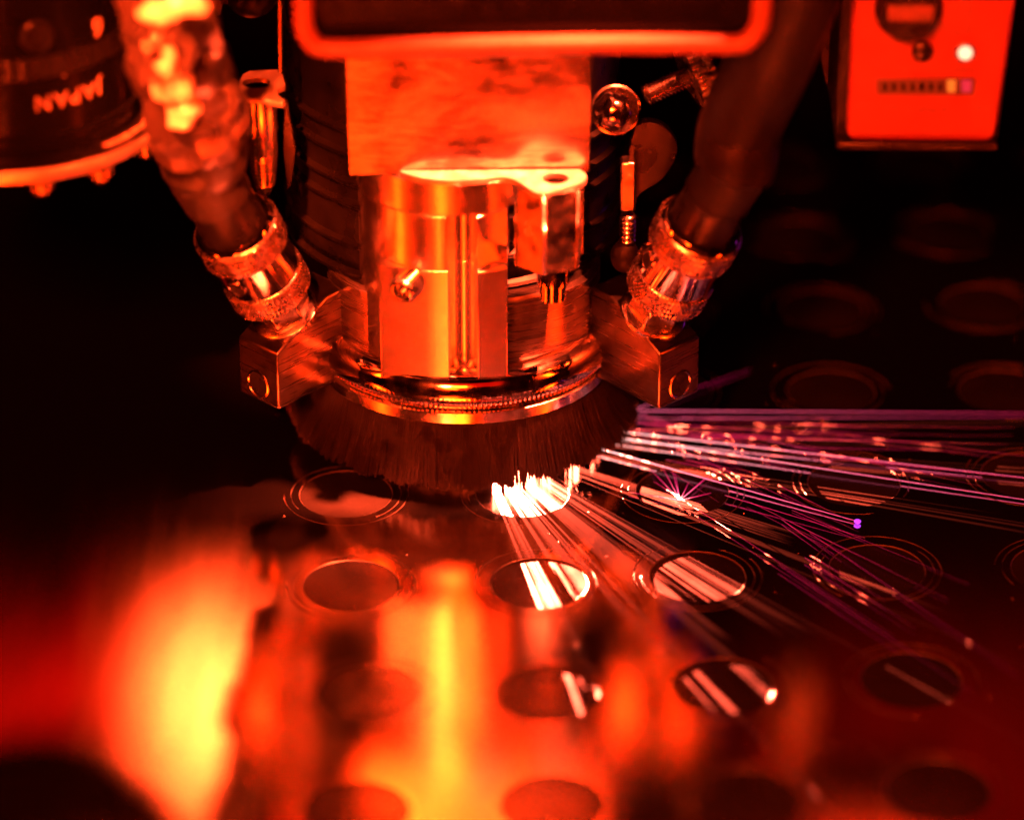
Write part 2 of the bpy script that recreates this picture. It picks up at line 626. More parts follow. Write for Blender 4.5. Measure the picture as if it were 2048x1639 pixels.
# flange: crescent to the left, eared tab with a hole to the right
out = [(800, 345), (830, 353), (870, 359), (915, 361), (960, 358), (999, 354), (1016, 355), (1033, 360), (1054, 373), (1071, 384), (1089, 386),
       (1112, 381), (1136, 374), (1159, 367), (1170, 360), (1173, 353), (1169, 346), (1160, 336)]
top = [G(x, y, zf) for x, y in out]
yb = -2.13
pts = [Vector((p.x, min(p.y, yb - 0.0), zf)) for p in top]
pts[0].y = yb + 0.01
pts[-1].y = yb + 0.06
hc = G(1111, 357, zf)
hr = 0.245
# ring-stitched face around the hole
tabi = [k for k, p in enumerate(pts)]
m = MB()
NH = 32
outer = spline([p for p in pts], 3)
outer += [pts[-1].lerp(pts[0], k / 12) for k in range(1, 12)]


def tri_face(outer, hole, z0, z1):
    import bmesh
    from mathutils.geometry import tessellate_polygon
    loops = [[Vector((p.x, p.y, 0)) for p in outer], [Vector((p.x, p.y, 0)) for p in hole]]
    tris = tessellate_polygon(loops)
    allp = outer + hole
    n = len(allp)
    no = len(outer)
    vs = [Vector((p.x, p.y, z1)) for p in allp] + [Vector((p.x, p.y, z0)) for p in allp]
    fs = []
    for t in tris:
        a, b, c = [allp[k] for k in t]
        up = (b.x - a.x) * (c.y - a.y) - (b.y - a.y) * (c.x - a.x) > 0
        t = list(t) if up else list(t)[::-1]
        fs.append(t)
        fs.append([k + n for k in t][::-1])
    for lo, hi in ((0, no), (no, n)):
        L = hi - lo
        for k in range(L):
            q, w = lo + k, lo + (k + 1) % L
            fs.append([q, w, w + n, q + n])
    return MB().add(vs, fs)


hole = [hc + Vector((hr * math.cos(2 * math.pi * k / NH), hr * math.sin(2 * math.pi * k / NH), 0)) for k in range(NH)]
m = tri_face(outer, hole, zf - 0.10, zf)
fl = m.build('flange', 'satin', head, bev=0.012, smooth=30)

# post under the tab and its foot
pc = Vector((P(1098, 450, -2.4).x, -2.42, 0))
zp = Z(543, -3.0)
zq = Z(575, -2.6)
m = MB()
poly = []
for k in range(6):
    t = R(60 * k + 22)
    poly.append((pc.x + 0.66 * math.cos(t), pc.y + 0.66 * math.sin(t), zp))
hp_ = [Vector((hc.x + 0.30 * math.cos(2 * math.pi * k / 28), hc.y + 0.30 * math.sin(2 * math.pi * k / 28), 0)) for k in range(28)]
m = tri_face([Vector(p) for p in poly], hp_, zp, zf - 0.105)
post_o = m.build('post', 'bright', head, bev=0.10, smooth=30, segs=4)
m = MB().lathe([(0, zq - .3), (0.25, zq - .3), (0.25, zq), (0.31, zq + .04), (0.31, zp - .15), (0.28, zp - .11), (0.28, zp - .003), (0, zp - .003)], pc + Vector((0.08, 0.0, 0)), n=40)
m.build('post_foot', 'polished', post_o)

# nozzle, and an unseen slotted wall added to break the cut light into streaks
m = MB().lathe([(0, 1.9), (1.3, 1.9), (1.0, 1.7), (0.45, 1.35), (0.3, 1.3), (0, 1.3)], n=48)
m.build('nozzle', 'bright', head)

STREAKS = [  # aim point on the sheet (px), half width in degrees, top of the slot
    (1085, 990, 3.4, .33), (1040, 995, 2.2, .33), (1000, 990, 1.2, .33),
    (1110, 1270, 0.8, .40), (1135, 1250, 0.5, .40), (1178, 1240, 0.8, .40),
    (1350, 1200, 0.7, .38), (1400, 1170, 1.3, .38), (1440, 1165, 1.6, .38),
    (1365, 1005, 2.0, .33), (1730, 1165, 0.6, .40), (1480, 1335, 0.9, .42), (1370, 1360, 0.6, .42),
    (1530, 1330, 0.4, .42), (1330, 1330, 0.4, .42), (1560, 1300, 0.4, .42), (1700, 1500, 0.4, .43),
    (1640, 1420, 0.3, .43), (1800, 1500, 0.25, .44), (1900, 1400, 0.2, .44), (1600, 1560, 0.3, .44),
    (1480, 1500, 0.35, .44), (1250, 1500, 0.3, .44), (1950, 1290, 0.2, .44),
]
RX0, RY0 = 2.60, 2.34


def ell(t, rx, ry):
    """point of the oval at true azimuth t"""
    k = 1 / math.sqrt((math.cos(t) / rx) ** 2 + (math.sin(t) / ry) ** 2)
    return Vector((k * math.cos(t), k * math.sin(t), 0))


slots = []
rk = random.Random(21)
for k in range(16):
    slots.append((rk.uniform(-0.40, 0.05), R(rk.uniform(0.08, 0.2)), 0, rk.uniform(0.36, 0.44)))
for px, py, w, z1 in STREAKS:
    g = G(px, py)
    slots.append((math.atan2(g.y - CUT.y, g.x - CUT.x), R(w), 0, z1))
m = MB()
N = 4320
rk = random.Random(4)
comb = [rk.random() for _ in range(N)]
for k in range(1, N):
    if rk.random() < 0.55:
        comb[k] = comb[k - 1]
o = Vector((CUT.x, CUT.y, 0))
tops = []
for k in range(N):
    tm = 2 * math.pi * (k + .5) / N
    zlo = -0.03
    for a, w, z0, z1 in slots:
        dd = abs((tm - a + math.pi) % (2 * math.pi) - math.pi)
        if dd < w and comb[k] < 0.95 - 0.55 * dd / w:
            zlo = max(zlo, z1 - 0.03 * comb[k])
    tops.append(zlo)
k = 0
while k < N:
    e = k + 1
    while e < N and tops[e] == tops[k] and e - k < 12:
        e += 1
    p0, p1 = ell(2 * math.pi * k / N, RX0, RY0) + o, ell(2 * math.pi * e / N, RX0, RY0) + o
    m.add([(p0.x, p0.y, tops[k]), (p1.x, p1.y, tops[k]), (p1.x, p1.y, zl + .01), (p0.x, p0.y, zl + .01)], [(0, 1, 2, 3)])
    k = e
m.build('streak_mask', 'rubber', head)  # added blocker, hidden by the bristles; its slots shape the light streaks

# bristles
m = MB()
NB = 6500
for k in range(NB):
    t = 2 * math.pi * (k + random.random()) / NB
    lay = random.random()
    root = ell(t, 2.68 + lay * 0.12, 2.42 + lay * 0.13)
    tt = t + random.gauss(0, 0.010) + 0.012 * math.sin(t * 64) + 0.02 * math.sin(t * 17) * lay
    flare = 0.13 + 0.12 * lay + random.gauss(0, 0.018)
    fx = 0.42 * abs(math.cos(t))
    tip = ell(tt, 2.68 + lay * 0.12 + flare + fx, 2.42 + lay * 0.13 + flare)
    zt_ = 0.36 + 0.16 * abs(math.cos(t)) ** 3 + random.gauss(0, 0.03) + 0.05 * math.sin(t * 23 + 1) + (0.15 * random.random() if random.random() < 0.06 else 0)
    mid = root.lerp(tip, 0.42) + Vector((random.gauss(0, 0.008), random.gauss(0, 0.008), 0))
    p = [root + Vector((0, 0, zl + .03)), mid + Vector((0, 0, 1.06)), tip + Vector((0, 0, zt_))]
    m.tube(p, [0.015, 0.014, 0.010], n=4, caps=False)
br = m.build('bristles', 'bristle', lip_o, smooth=80)
br['kind'] = 'stuff'

# ------------------------------------------------------------------ fittings on both sides
def fitting(sx, label):
    x0 = 0.05
    d = Vector((0.68 * sx, -0.735, 0)).normalized()
    t = Vector((0.735 * sx, 0.68, 0)).normalized()
    f0 = P(558 if sx < 0 else 1318, 820, -2.17)
    zlow, zup = f0.z, Z(709, -2.17)
    f0.z = 0                                         # foot of the outer front edge
    root = thing('elbow_fitting', label, 'fitting', f0 + Vector((0, 0, zlow)))
    tl = R(28)
    W_ = 1.08
    prof = [(-1.95, zlow + .03), (0, zlow), (0.0, zup), (-1.35, zup + 1.35 * math.tan(tl)), (-1.95, zup + .72)]
    poly = [f0 + d * u + Vector((0, 0, z)) for u, z in prof]
    if sx > 0:
        poly = poly[::-1]
    blk_o = MB().prism(poly, t * W_).build('block', 'block', root, bev=0.045, smooth=30)
    # port in the outer face
    pc_ = f0 + t * (W_ * 0.52) + Vector((0, 0, zlow + 0.36))
    MB().lathe([(0.30, -0.02), (0.30, 0.012), (0.265, 0.02), (0.24, -0.005)], pc_, d, n=32).build('port_rim', 'bright', blk_o)
    MB().lathe([(0.245, 0.004), (0.1, 0.004), (0, 0.004)], pc_, d, n=32).build('port', 'anodised', blk_o)
    # axis of the connector
    a = (Vector((0, 0, 1)) * math.cos(tl) + d * math.sin(tl)).normalized()
    o = f0 + d * -0.78 + t * (W_ * 0.5) + Vector((0, 0, zup + 0.78 * math.tan(tl) - 0.03))
    u = a.cross(Vector((0, 1, 0))).normalized()
    fr = (u, a.cross(u), a)
    hexp = []
    for k in range(6):
        q = R(60 * k + 12)
        hexp.append(o + fr[0] * (0.56 * math.cos(q)) + fr[1] * (0.56 * math.sin(q)))
    MB().lathe([(0.66, 0), (0.66, 0.07), (0.58, 0.12), (0, 0.12)], o, fr=fr, n=48).build('washer', 'bright', root)
    MB().prism([p + a * 0.12 for p in hexp], a * 0.40).build('hex_nut', 'bright', root, bev=0.03)
    MB().lathe([(0.42, 0.5), (0.42, 0.7), (0.3, 0.7)], o, fr=fr, n=40).build('neck', 'polished', root)

    def knurl(h0, h1, r, name):
        m = MB()
        NU, NV = 200, 26
        vs, fs = [], []
        for i in range(NV + 1):
            h = h0 + (h1 - h0) * i / NV
            e = min(1, i / 2, (NV - i) / 2)
            for k in range(NU):
                q = 2 * math.pi * k / NU
                kk = abs(math.sin(q * 32 + h * 26)) * abs(math.sin(q * 32 - h * 26))
                rr = r - 0.05 * (1 - e) + 0.032 * e * (min(1, kk * 1.7) - 0.6)
                vs.append(o + a * h + fr[0] * (rr * math.cos(q)) + fr[1] * (rr * math.sin(q)))
        for i in range(NV):
            for k in range(NU):
                w = (k + 1) % NU
                fs.append([i * NU + k, i * NU + w, (i + 1) * NU + w, (i + 1) * NU + k])
        m.add(vs, fs)
        return m.build(name, 'knurl', sl_o, smooth=60)
    sl_o = MB().lathe([(0, 0.68), (0.67, 0.68), (0.74, 0.75), (0.76, 0.76), (0.76, 1.30), (0.77, 1.34), (0.77, 2.02), (0.79, 2.06), (0.79, 2.64), (0.77, 2.70), (0.72, 2.76),
                (0.68, 2.74), (0.66, 2.62), (0.4, 2.6)], o, fr=fr, n=72).build('sleeve', 'polished', root)
    knurl(0.74, 1.32, 0.80, 'knurled_ring')
    knurl(2.05, 2.66, 0.84, 'knurled_ring')
    # hole in the sleeve
    q = R(235 if sx < 0 else 300)
    hd = (fr[0] * math.cos(q) + fr[1] * math.sin(q)).normalized()
    view = (CAM - (o + a * 1.68)).normalized()
    side = view.cross(a).normalized()
    perp = a.cross(side).normalized()
    perp = perp if perp.dot(view) > 0 else -perp
    w = (perp * math.cos(R(48)) + side * math.sin(R(48)) * (1 if side.x < 0 else -1)).normalized()
    hp = o + a * 1.68 + w * 0.77
    MB().lathe([(0.19, -0.02), (0.19, 0.012), (0.16, 0.02), (0.14, 0.0)], hp, w, n=28).build('hole_rim', 'bright', sl_o)
    MB().lathe([(0.145, 0.004), (0, 0.004)], hp, w, n=28).build('hole', 'anodised', sl_o)
    MB().lathe([(0, 2.55), (0.62, 2.55), (0.64, 2.9), (0.60, 3.5), (0.66, 3.56), (0.66, 3.62), (0.4, 3.66)], o, fr=fr, n=56).build('ferrule', 'oxide', root)
    return root, o, a


fitL, oL, aL = fitting(-1, 'knurled steel hose fitting angled off the block on the left')
fitR, oR, aR = fitting(1, 'knurled steel hose fitting angled off the block on the right')

# hoses
eL = oL + aL * 3.5
pth = spline([eL, eL + aL * 0.9, P(418, 300, eL.y - 0.4), P(372, 170, -3.6), P(335, 20, -4.0), P(322, -160, -4.2)], 12)
mh = MB().tube(pth, [0.66] * 12 + [0.72] * (len(pth) - 12), n=28)
hoseL = mh.build('wrapped_hose', 'braid', loc=eL)
tag(hoseL, 'dark hose wrapped in crumpled foil, rising at the upper left', 'hose', 'hoses feeding the head')

eR = oR + aR * 3.5
pthR = spline([eR, eR + aR * 0.9, P(1482, 250, eR.y - 0.2), P(1545, 110, -3.3), P(1600, -40, -3.6), P(1630, -200, -3.8)], 12)
hoseR = MB().tube(pthR, [0.64] * 12 + [0.78] * (len(pthR) - 12), n=28).build('rubber_hose', 'rubber', loc=eR)
tag(hoseR, 'plain black rubber hose rising from the right fitting', 'hose', 'hoses feeding the head')

# crumpled foil on the left hose with wire ends
m = MB()
cl = pth[26:]
NV = 20
vs, fs = [], []
cl = cl[::2] + [cl[-1]]
nl = len(cl)
for i, c in enumerate(cl):
    t = (cl[min(i + 1, nl - 1)] - cl[max(i - 1, 0)]).normalized()
    u = t.cross(Vector((0, 1, 0))).normalized()
    v = t.cross(u)
    for k in range(NV):
        a = 2 * math.pi * k / NV
        dn = u * math.cos(a) + v * math.sin(a)
        q = c * 0.9 + dn * 0.7
        r = 0.80 + 0.34 * abs(noise.noise(q * 1.1 + Vector((3, 1, 7)))) + random.uniform(-0.09, 0.13)
        if i == 0:
            r = 0.7
        vs.append(c + dn * r)
for i in range(nl - 1):
    for k in range(NV):
        w = (k + 1) % NV
        fs.append([i * NV + k, i * NV + w, (i + 1) * NV + w, (i + 1) * NV + k])
m.add(vs, fs)
m.build('tape_wrap', 'tape', hoseL, smooth=12)
# foil lumps and curled wire ends
def lump(c, r, stretch, seed, mat='foil', name='foil_lump'):
    m = MB()
    prof = [(math.sin(math.pi * k / 22), -math.cos(math.pi * k / 22)) for k in range(23)]
    m.lathe(prof, n=36)
    sx, sy, sz = stretch
    out = []
    for p in m.v:
        k = 1 + 0.34 * noise.noise(p * 1.5 + Vector((seed, 0, 0))) + 0.14 * noise.noise(p * 3.4 + Vector((0, seed, 0)))
        out.append(c + Vector((p.x * sx, p.y * sy, p.z * sz)) * r * k)
    m.v = out
    return m.build(name, mat, hoseL, smooth=60)


lump(P(342, 158, -4.85), 0.40, (0.95, 0.7, 1.1), 1.3)
lump(P(368, 212, -4.55), 0.30, (0.9, 0.7, 1.1), 5.1)
lump(P(362, 238, -4.55), 0.24, (0.9, 0.7, 1.0), 9.7)
lump(P(318, 25, -5.75), 0.26, (1.2, 0.7, 0.9), 2.2)
lump(P(375, 8, -5.65), 0.30, (1.2, 0.7, 0.7), 6.4)
lump(P(320, 75, -5.45), 0.30, (1.2, 0.8, 0.7), 8.8, 'tape', 'tape_fold')


def wire(pxs, y, r, mat='tape', name='wire_end'):
    pts = spline([P(a, b, y) for a, b in pxs], 8)
    m = MB().tube(pts, r, n=14)
    e = pts[-1] - pts[-2]
    m.lathe([(r, 0), (r * 0.8, r * 0.5), (0, r * 0.7)], pts[-1], e, n=14)
    e = pts[0] - pts[1]
    m.lathe([(r, 0), (r * 0.8, r * 0.5), (0, r * 0.7)], pts[0], e, n=14)
    m.build(name, mat, hoseL, smooth=50)


wire([(296, 90), (312, 86), (330, 92), (340, 110), (334, 128), (322, 136)], -5.55, 0.10, 'foil')
wire([(300, 92), (296, 112), (299, 136), (312, 152)], -5.50, 0.11)
wire([(352, 40), (352, 58), (342, 72), (330, 84)], -5.55, 0.11)
wire([(362, 78), (378, 92), (374, 118), (366, 142)], -5.35, 0.13)
wire([(448, 240), (462, 222), (466, 196), (450, 178), (425, 180), (404, 196), (392, 212)], -3.95, 0.12)
wire([(394, 212), (404, 226), (418, 240), (422, 254)], -4.05, 0.14)
wire([(322, 252), (330, 268), (324, 296)], -3.95, 0.10)

# ------------------------------------------------------------------ guard loop with dark box at the top
guard = thing('sensor_box', 'dark box with a rounded red rim across the top of the picture', 'sensor box', P(1060, 100, -4.5))
yg = -4.5
c = [(607, -120), (607, 20), (609, 52), (622, 80), (652, 97), (800, 95), (1060, 90), (1300, 88), (1460, 89), (1492, 83), (1512, 62), (1522, 30), (1532, -120)]
pts = [P(a, b, yg) for a, b in c]
MB().tube(spline(pts, 8), 0.175, n=24).build('rim', 'tube', guard)
m = MB()
poly = [P(a, b, yg + 0.25) for a, b in [(610, -140), (610, 50), (622, 78), (652, 94), (1060, 88), (1460, 86), (1492, 80), (1516, 50), (1528, -140)]]
m.prism(poly, (0, 0.8, 0)).build('box_face', 'lacquer', guard, bev=0.03)

# ------------------------------------------------------------------ control box at the upper right
yb_ = -2.4
box = thing('control_box', 'white control box with knob, lamp and display at the upper right', 'control box', P(1840, 285, yb_))
face = [P(a, b, yb_) for a, b in [(1712, -160), (1692, 252), (1696, 264), (1706, 269), (1972, 271), (1983, 264), (1988, 250), (2048, -160)]]
face_o = MB().prism(face[::-1], (0, -0.25, 0)).build('face_panel', 'white', box, bev=0.05)
back = [P(a, b, yb_) for a, b in [(1690, -165), (1672, 275), (1995, 277), (2052, -165)]]
MB().prism(back[::-1], (0, 2.2, 0)).build('case', 'anodised', box, bev=0.04)
q = [P(1674, 286, yb_ - 0.4), P(1994, 288, yb_ - 0.4), P(1994, 301, yb_ - 0.4), P(1674, 300, yb_ - 0.4)]
MB().prism(q[::-1], (0, 0.9, 0)).build('ledge', 'oxide', box, bev=0.03)
yf = yb_ - 0.253
k0 = P(1817, 15, yf)
MB().lathe([(0.62, 0), (0.62, 0.05), (0.56, 0.10), (0.54, 0.34), (0.48, 0.40), (0, 0.40)], k0, (0, -1, 0), n=48).build('knob', 'anodised', box)
knob_o = [q_ for q_ in LOC if q_.name.startswith('knob') and q_.parent == box][-1]
teeth = MB()
for k in range(9):
    x = k0.x - 0.36 + 0.09 * k
    teeth.prism([(x - .035, k0.y - 0.404, k0.z - 0.10), (x + .035, k0.y - 0.404, k0.z - 0.10), (x, k0.y - 0.404, k0.z + 0.03 + 0.05 * (k % 2))], (0, -0.01, 0))
teeth.add([(k0.x - .4, k0.y - .402, k0.z - .05), (k0.x + .4, k0.y - .402, k0.z - .05), (k0.x + .42, k0.y - .402, k0.z + .2), (k0.x - .42, k0.y - .402, k0.z + .2)], [(0, 1, 2, 3)])
teeth.build('knob_marking', 'faint_ink', knob_o)
b0 = P(1845, 103, yf)
MB().lathe([(0.20, 0), (0.20, 0.04), (0.15, 0.09), (0, 0.11)], b0, (0, -1, 0), n=36).build('button', 'oxide', box)
l0 = P(1930, 105, yf)
bez_o = MB().lathe([(0.21, 0), (0.21, 0.03), (0.17, 0.05), (0.13, 0.02)], l0, (0, -1, 0), n=36).build('lamp_bezel', 'faint_ink', box)
MB().lathe([(0.13, 0.0), (0.13, 0.05), (0.10, 0.09), (0, 0.11)], l0, (0, -1, 0), n=36).build('indicator_lamp', 'led', bez_o)
w = [P(1752, 158, yf), P(1951, 156, yf), P(1948, 189, yf), P(1754, 188, yf)]
win_o = MB().prism(w[::-1], (0, -0.03, 0)).build('display_window', 'ink', box, bev=0.01)
for k in range(8):
    x = 1765 + k * 18.5
    mt = 'led_amber' if k == 7 else 'faint_ink'
    if k < 7:
        q = [P(x, 166, yf - .034), P(x + 9, 166, yf - .034), P(x + 9, 182, yf - .034), P(x, 182, yf - .034)]
        MB().prism(q[::-1], (0, -0.008, 0)).build('display_digit', 'oxide', win_o)
    else:
        q = [P(1894, 160, yf - .034), P(1911, 160, yf - .034), P(1910, 184, yf - .034), P(1895, 184, yf - .034)]
        MB().prism(q[::-1], (0, -0.012, 0)).build('display_digit', 'led_amber', win_o)
q = [P(1923, 161, yf - .034), P(1943, 161, yf - .034), P(1941, 184, yf - .034), P(1924, 184, yf - .034)]
MB().prism(q[::-1], (0, -0.010, 0)).build('display_digit', 'led_violet', win_o)
# illegible small print and the ruled corner line
rr = random.Random(5)
def scribble(x0, x1, y, h, name):
    m = MB()
    x = x0
    while x < x1:
        wd = rr.uniform(3, 7)
        dy = rr.uniform(-2, 2) + 6 * math.sin((x - x0) / 60)
        q = [P(x, y + dy - h * rr.uniform(.3, .5), yf - .002), P(x + wd, y + dy - h * .4, yf - .002), P(x + wd, y + dy + h * rr.uniform(.2, .5), yf - .002), P(x + 1, y + dy + h * .4, yf - .002)]
        m.prism(q[::-1], (0, -0.004, 0))
        x += wd + (2 if rr.random() > 0.18 else 12)
    m.build(name, 'faint_ink', face_o)


scribble(1712, 1745, 210, 9, 'small_print')
scribble(1768, 1895, 214, 9, 'small_print')
scribble(1935, 1978, 214, 9, 'small_print')
scribble(1788, 1862, 134, 7, 'small_print')
scribble(1905, 1950, 138, 7, 'small_print')
m = MB()
for A, B in (((1944, -120), (1938, 64)), ((1938, 64), (1902, 66)), ((1902, 66), (1876, 44))):
    a, b = P(*A, yf - .002), P(*B, yf - .002)
    n_ = Vector((-(b - a).z, 0, (b - a).x)).normalized() * 0.02
    m.prism([a - n_, b - n_, b + n_, a + n_], (0, -0.004, 0))
m.build('ruled_line', 'faint_ink', face_o)

# ------------------------------------------------------------------ optical lens at the upper left
ly = -1.9
lq = P(20, 212, ly)
zr = lq.z - 0.22          # underside of the mount ring
lx = lq.x
lens = thing('inverted_lens', 'black optical lens hanging upside down, lettered JAPAN, at the upper left', 'lens', (lx, ly, zr))
bar_o = MB().lathe([(0, zr + 0.230), (2.45, zr + 0.230), (2.48, zr + 0.280), (2.47, zr + 0.630), (2.40, zr + 0.680), (2.40, zr + 1.380), (2.38, zr + 2.330), (2.33, zr + 2.350), (2.33, zr + 2.400), (2.37, zr + 2.420),
            (2.37, zr + 2.880), (2.40, zr + 2.910), (2.40, zr + 4.680), (0, zr + 4.680)], (lx, ly, 0), n=96).build('barrel', 'lacquer', lens, smooth=25)
MB().lathe([(2.0, zr + 0.000), (2.92, zr + 0.000), (3.0, zr + 0.060), (3.02, zr + 0.210), (2.97, zr + 0.260), (2.2, zr + 0.270)], (lx, ly, 0), n=96).build('mount_ring', 'satin', lens, smooth=25)
MB().lathe([(0, zr - .012), (2.90, zr - .012), (2.92, zr - .004)], (lx, ly, 0), n=96).build('blackened_underside', 'lacquer', lens)  # black front glass, widened over the mount ring so its underside looks unlit
MB().lathe([(2.2, zr + 0.280), (2.93, zr + 0.274), (2.95, zr + 0.265)], (lx, ly, 0), n=96).build('ring_face', 'oxide', lens)
for px, py in ((80, 372), (190, 346), (272, 300), (-60, 360)):
    g = G(px, py, zr - 0.2)
    d = (g - Vector((lx, ly, zr - 0.2))).normalized()
    c = Vector((lx, ly, 0)) + d * 2.82
    MB().lathe([(0, zr + -0.300), (0.10, zr + -0.300), (0.17, zr + -0.220), (0.17, zr + -0.140), (0.24, zr + -0.120), (0.24, zr + -0.005), (0, zr + -0.005)], (c.x, c.y, 0), n=24).build('screw_head', 'bright', lens)


poly = []
for k in range(240):
    t = 2 * math.pi * k / 240
    r = 2.405 if k % 4 < 2 else 2.425
    poly.append((lx + r * math.cos(t), ly + r * math.sin(t), Z(166, ly - 2.4)))
MB().prism(poly, (0, 0, Z(124, ly - 2.4) - Z(166, ly - 2.4))).build('ribbed_grip', 'anodised', bar_o)


def wrap(rad, th0, z0, flip=True, tilt=0):
    def fn(x, y, z):
        if flip:
            x, y = -x, -y
        t = th0 + x / rad
        r = rad + z
        return Vector((lx + r * math.sin(t), ly - r * math.cos(t), z0 + y))
    return fn


def th(px, rad):
    return math.asin(max(-1, min(1, ((px - 20) / 106.0) / rad)))


text_mesh('JAPAN', 0.41, wrap(2.432, th(164, 2.38), P(146, 203, ly - 2.2).z), 'lettering', 'paint', bar_o)
text_mesh('0', 0.46, wrap(2.415, th(27, 2.4), P(27, 103, ly - 2.4).z), 'lettering', 'paint', bar_o)
text_mesh('6', 0.50, wrap(2.415, th(219, 2.4), P(219, 48, ly - 1.4).z), 'lettering', 'paint', bar_o)
text_mesh(':', 0.30, wrap(2.405, th(158, 2.4), P(158, 148, ly - 2).z), 'lettering', 'paint', bar_o)
text_mesh('WNN-0162 R', 0.22, lambda x, y, z: Vector((lx + (2.72 - y) * math.cos(R(-28) + x / 2.72), ly + (2.72 - y) * math.sin(R(-28) + x / 2.72), zr + 0.285 + z)), 'small_lettering', 'paint', lens)
c = P(78, 78, ly - 2.35)
dirc = Vector((c.x - lx, c.y - ly, 0)).normalized()
c = Vector((lx, ly, c.z)) + dirc * 2.39
MB().lathe([(0.31, 0), (0.31, 0.05), (0.28, 0.07), (0.25, 0.03), (0, 0.03)], c, dirc, n=36).build('lock_button', 'anodised', bar_o)

# ------------------------------------------------------------------ bracket, rod and clamps left of the housing
br_ = thing('holed_bracket', 'small steel bracket with an oval hole on a turned post, left of the housing', 'bracket', P(523, 330, -1.0))
zb2 = P(523, 178, -1.0).z
o_ = [(479, 178), (480, 160), (486, 148), (498, 142), (530, 140), (556, 139), (566, 150), (571, 172), (556, 178), (556, 190), (571, 200), (566, 206), (552, 204), (530, 199), (500, 197), (482, 190)]
outer = [G(a, b, zb2) for a, b in o_]
hc2 = G(513, 166, zb2)
hole = [hc2 + Vector((0.26 * math.cos(2 * math.pi * k / 28), 0.24 * math.sin(2 * math.pi * k / 28), 0)) for k in range(28)]
tri_face(outer, hole, zb2 - 0.10, zb2).build('tab', 'satin', br_, bev=0.012)
pcx = P(524, 220, -1.0)
prof = [(0, zb2 - 0.105), (0.29, zb2 - 0.105)]
z = zb2 - 1.25
prof += [(0.29, z)]
for k in range(9):
    prof += [(0.27 - 0.008 * k, z - 0.02), (0.285 - 0.008 * k, z - 0.05), (0.27 - 0.01 * k, z - 0.08)]
    z -= 0.075
prof += [(0.1, z - 0.2), (0, z - 0.25)]
MB().lathe(prof, (pcx.x, -1.1, 0), n=40).build('threaded_post', 'turned', br_, smooth=50)
MB().tube([P(561, 142, -1.1), P(560, 60, -1.1), P(560, -90, -1.1)], [0.05, 0.055, 0.06], n=16).build('rod', 'polished', br_)
q = [P(568, 205, -1.0), P(576, 205, -1.0), P(592, 300, -1.0), P(582, 372, -1.0), P(574, 380, -1.0), P(566, 300, -1.0)]
MB().prism(q, (0, 0.12, 0)).build('pointed_blade', 'oxide', br_, bev=0.02)

cl_ = thing('ball_clamp', 'dark round clamp knob beside a square lug at the top edge', 'clamp', P(500, 30, 0.5))
MB().lathe([(0.51 * math.sin(math.pi * k / 20), -0.51 * math.cos(math.pi * k / 20)) for k in range(21)], P(503, -18, 0.5), n=40).build('knob', 'oxide', cl_)
a = P(398, 32, 0.2)
b = P(438, -60, 0.2)
MB().box((a.x, 0.2, a.z), (b.x, 0.7, b.z)).build('lug', 'satin', cl_, bev=0.03)
a, b = P(440, 10, 0.3), P(462, -60, 0.3)
MB().box((a.x, 0.3, a.z), (b.x, 0.6, b.z)).build('link', 'bright', cl_, bev=0.02)

# ------------------------------------------------------------------ hardware right of the housing
nut = thing('acorn_nut', 'shiny domed nut beside the right edge of the mounting plate', 'nut', P(1235, 225, -0.9))
c = P(1238, 222, -0.9)
ax = Vector((0.15, -0.80, 0.30)).normalized()
MB().lathe([(0, -0.45), (0.46, -0.45), (0.48, -0.40), (0.48, -0.30), (0.44, -0.28)], c, ax, n=48).build('washer', 'bright', nut)
MB().lathe([(0.38, -0.29), (0.38, 0.0), (0.36, 0.12), (0.29, 0.26), (0.16, 0.36), (0, 0.39)], c - Vector((0.1, 0, 0)), ax, n=6).build('dome', 'polished', nut, bev=0.05, smooth=60)

ts = thing('thumb_screw', 'knurled thumb screw with a threaded rod, just under the rim at right', 'screw', P(1330, 170, -0.5))
c0, ax = P(1290, 192, -0.5), Vector((0.85, 0.30, 0.30)).normalized()
prof = [(0, 0)]
for k in range(13):
    prof += [(0.15, k * 0.075), (0.21, k * 0.075 + 0.035), (0.15, k * 0.075 + 0.07)]
prof += [(0, 1.0)]
MB().lathe(prof, c0, ax, n=28).build('threaded_rod', 'bright', ts, smooth=50)
fr = frame_of(ax)
m = MB()
pw = c0 + ax * 0.92
poly = []
NT = 72
for k in range(NT):
    t = 2 * math.pi * k / NT
    r = 0.66 if (k // 1) % 3 else 0.60
    poly.append(pw + fr[0] * (r * math.cos(t)) + fr[1] * (r * math.sin(t)))
m.prism(poly, ax * 0.42).build('knurled_wheel', 'knurl', ts, bev=0.015)

lv = thing('latch_lever', 'dark rounded latch lever with a bright catch, right of the housing', 'latch', P(1256, 540, -0.7))
q = [(1272, 252), (1300, 246), (1330, 256), (1350, 280), (1354, 300), (1344, 330), (1320, 362), (1290, 380), (1274, 396), (1270, 420), (1262, 330)]
MB().prism(spline([P(a, b, -0.6) for a, b in q], 4)[:-1] + [P(1258, 300, -0.6)], (0, 0.25, 0)).build('lever_plate', 'oxide', lv, bev=0.02)
a, b = P(1240, 424, -0.95), P(1272, 326, -0.95)
MB().box((a.x, -0.95, a.z), (b.x, -0.55, b.z)).build('catch', 'bright', lv, bev=0.04)
prof = []
c = P(1255, 484, -0.85)
for k in range(6):
    prof += [(0.135, k * 0.1), (0.165, k * 0.1 + 0.05), (0.135, k * 0.1 + 0.09)]
MB().lathe([(0, 0)] + prof + [(0, 0.62)], (c.x, c.y, c.z), n=28).build('stud', 'bright', lv, smooth=50)
c = P(1250, 512, -0.85)
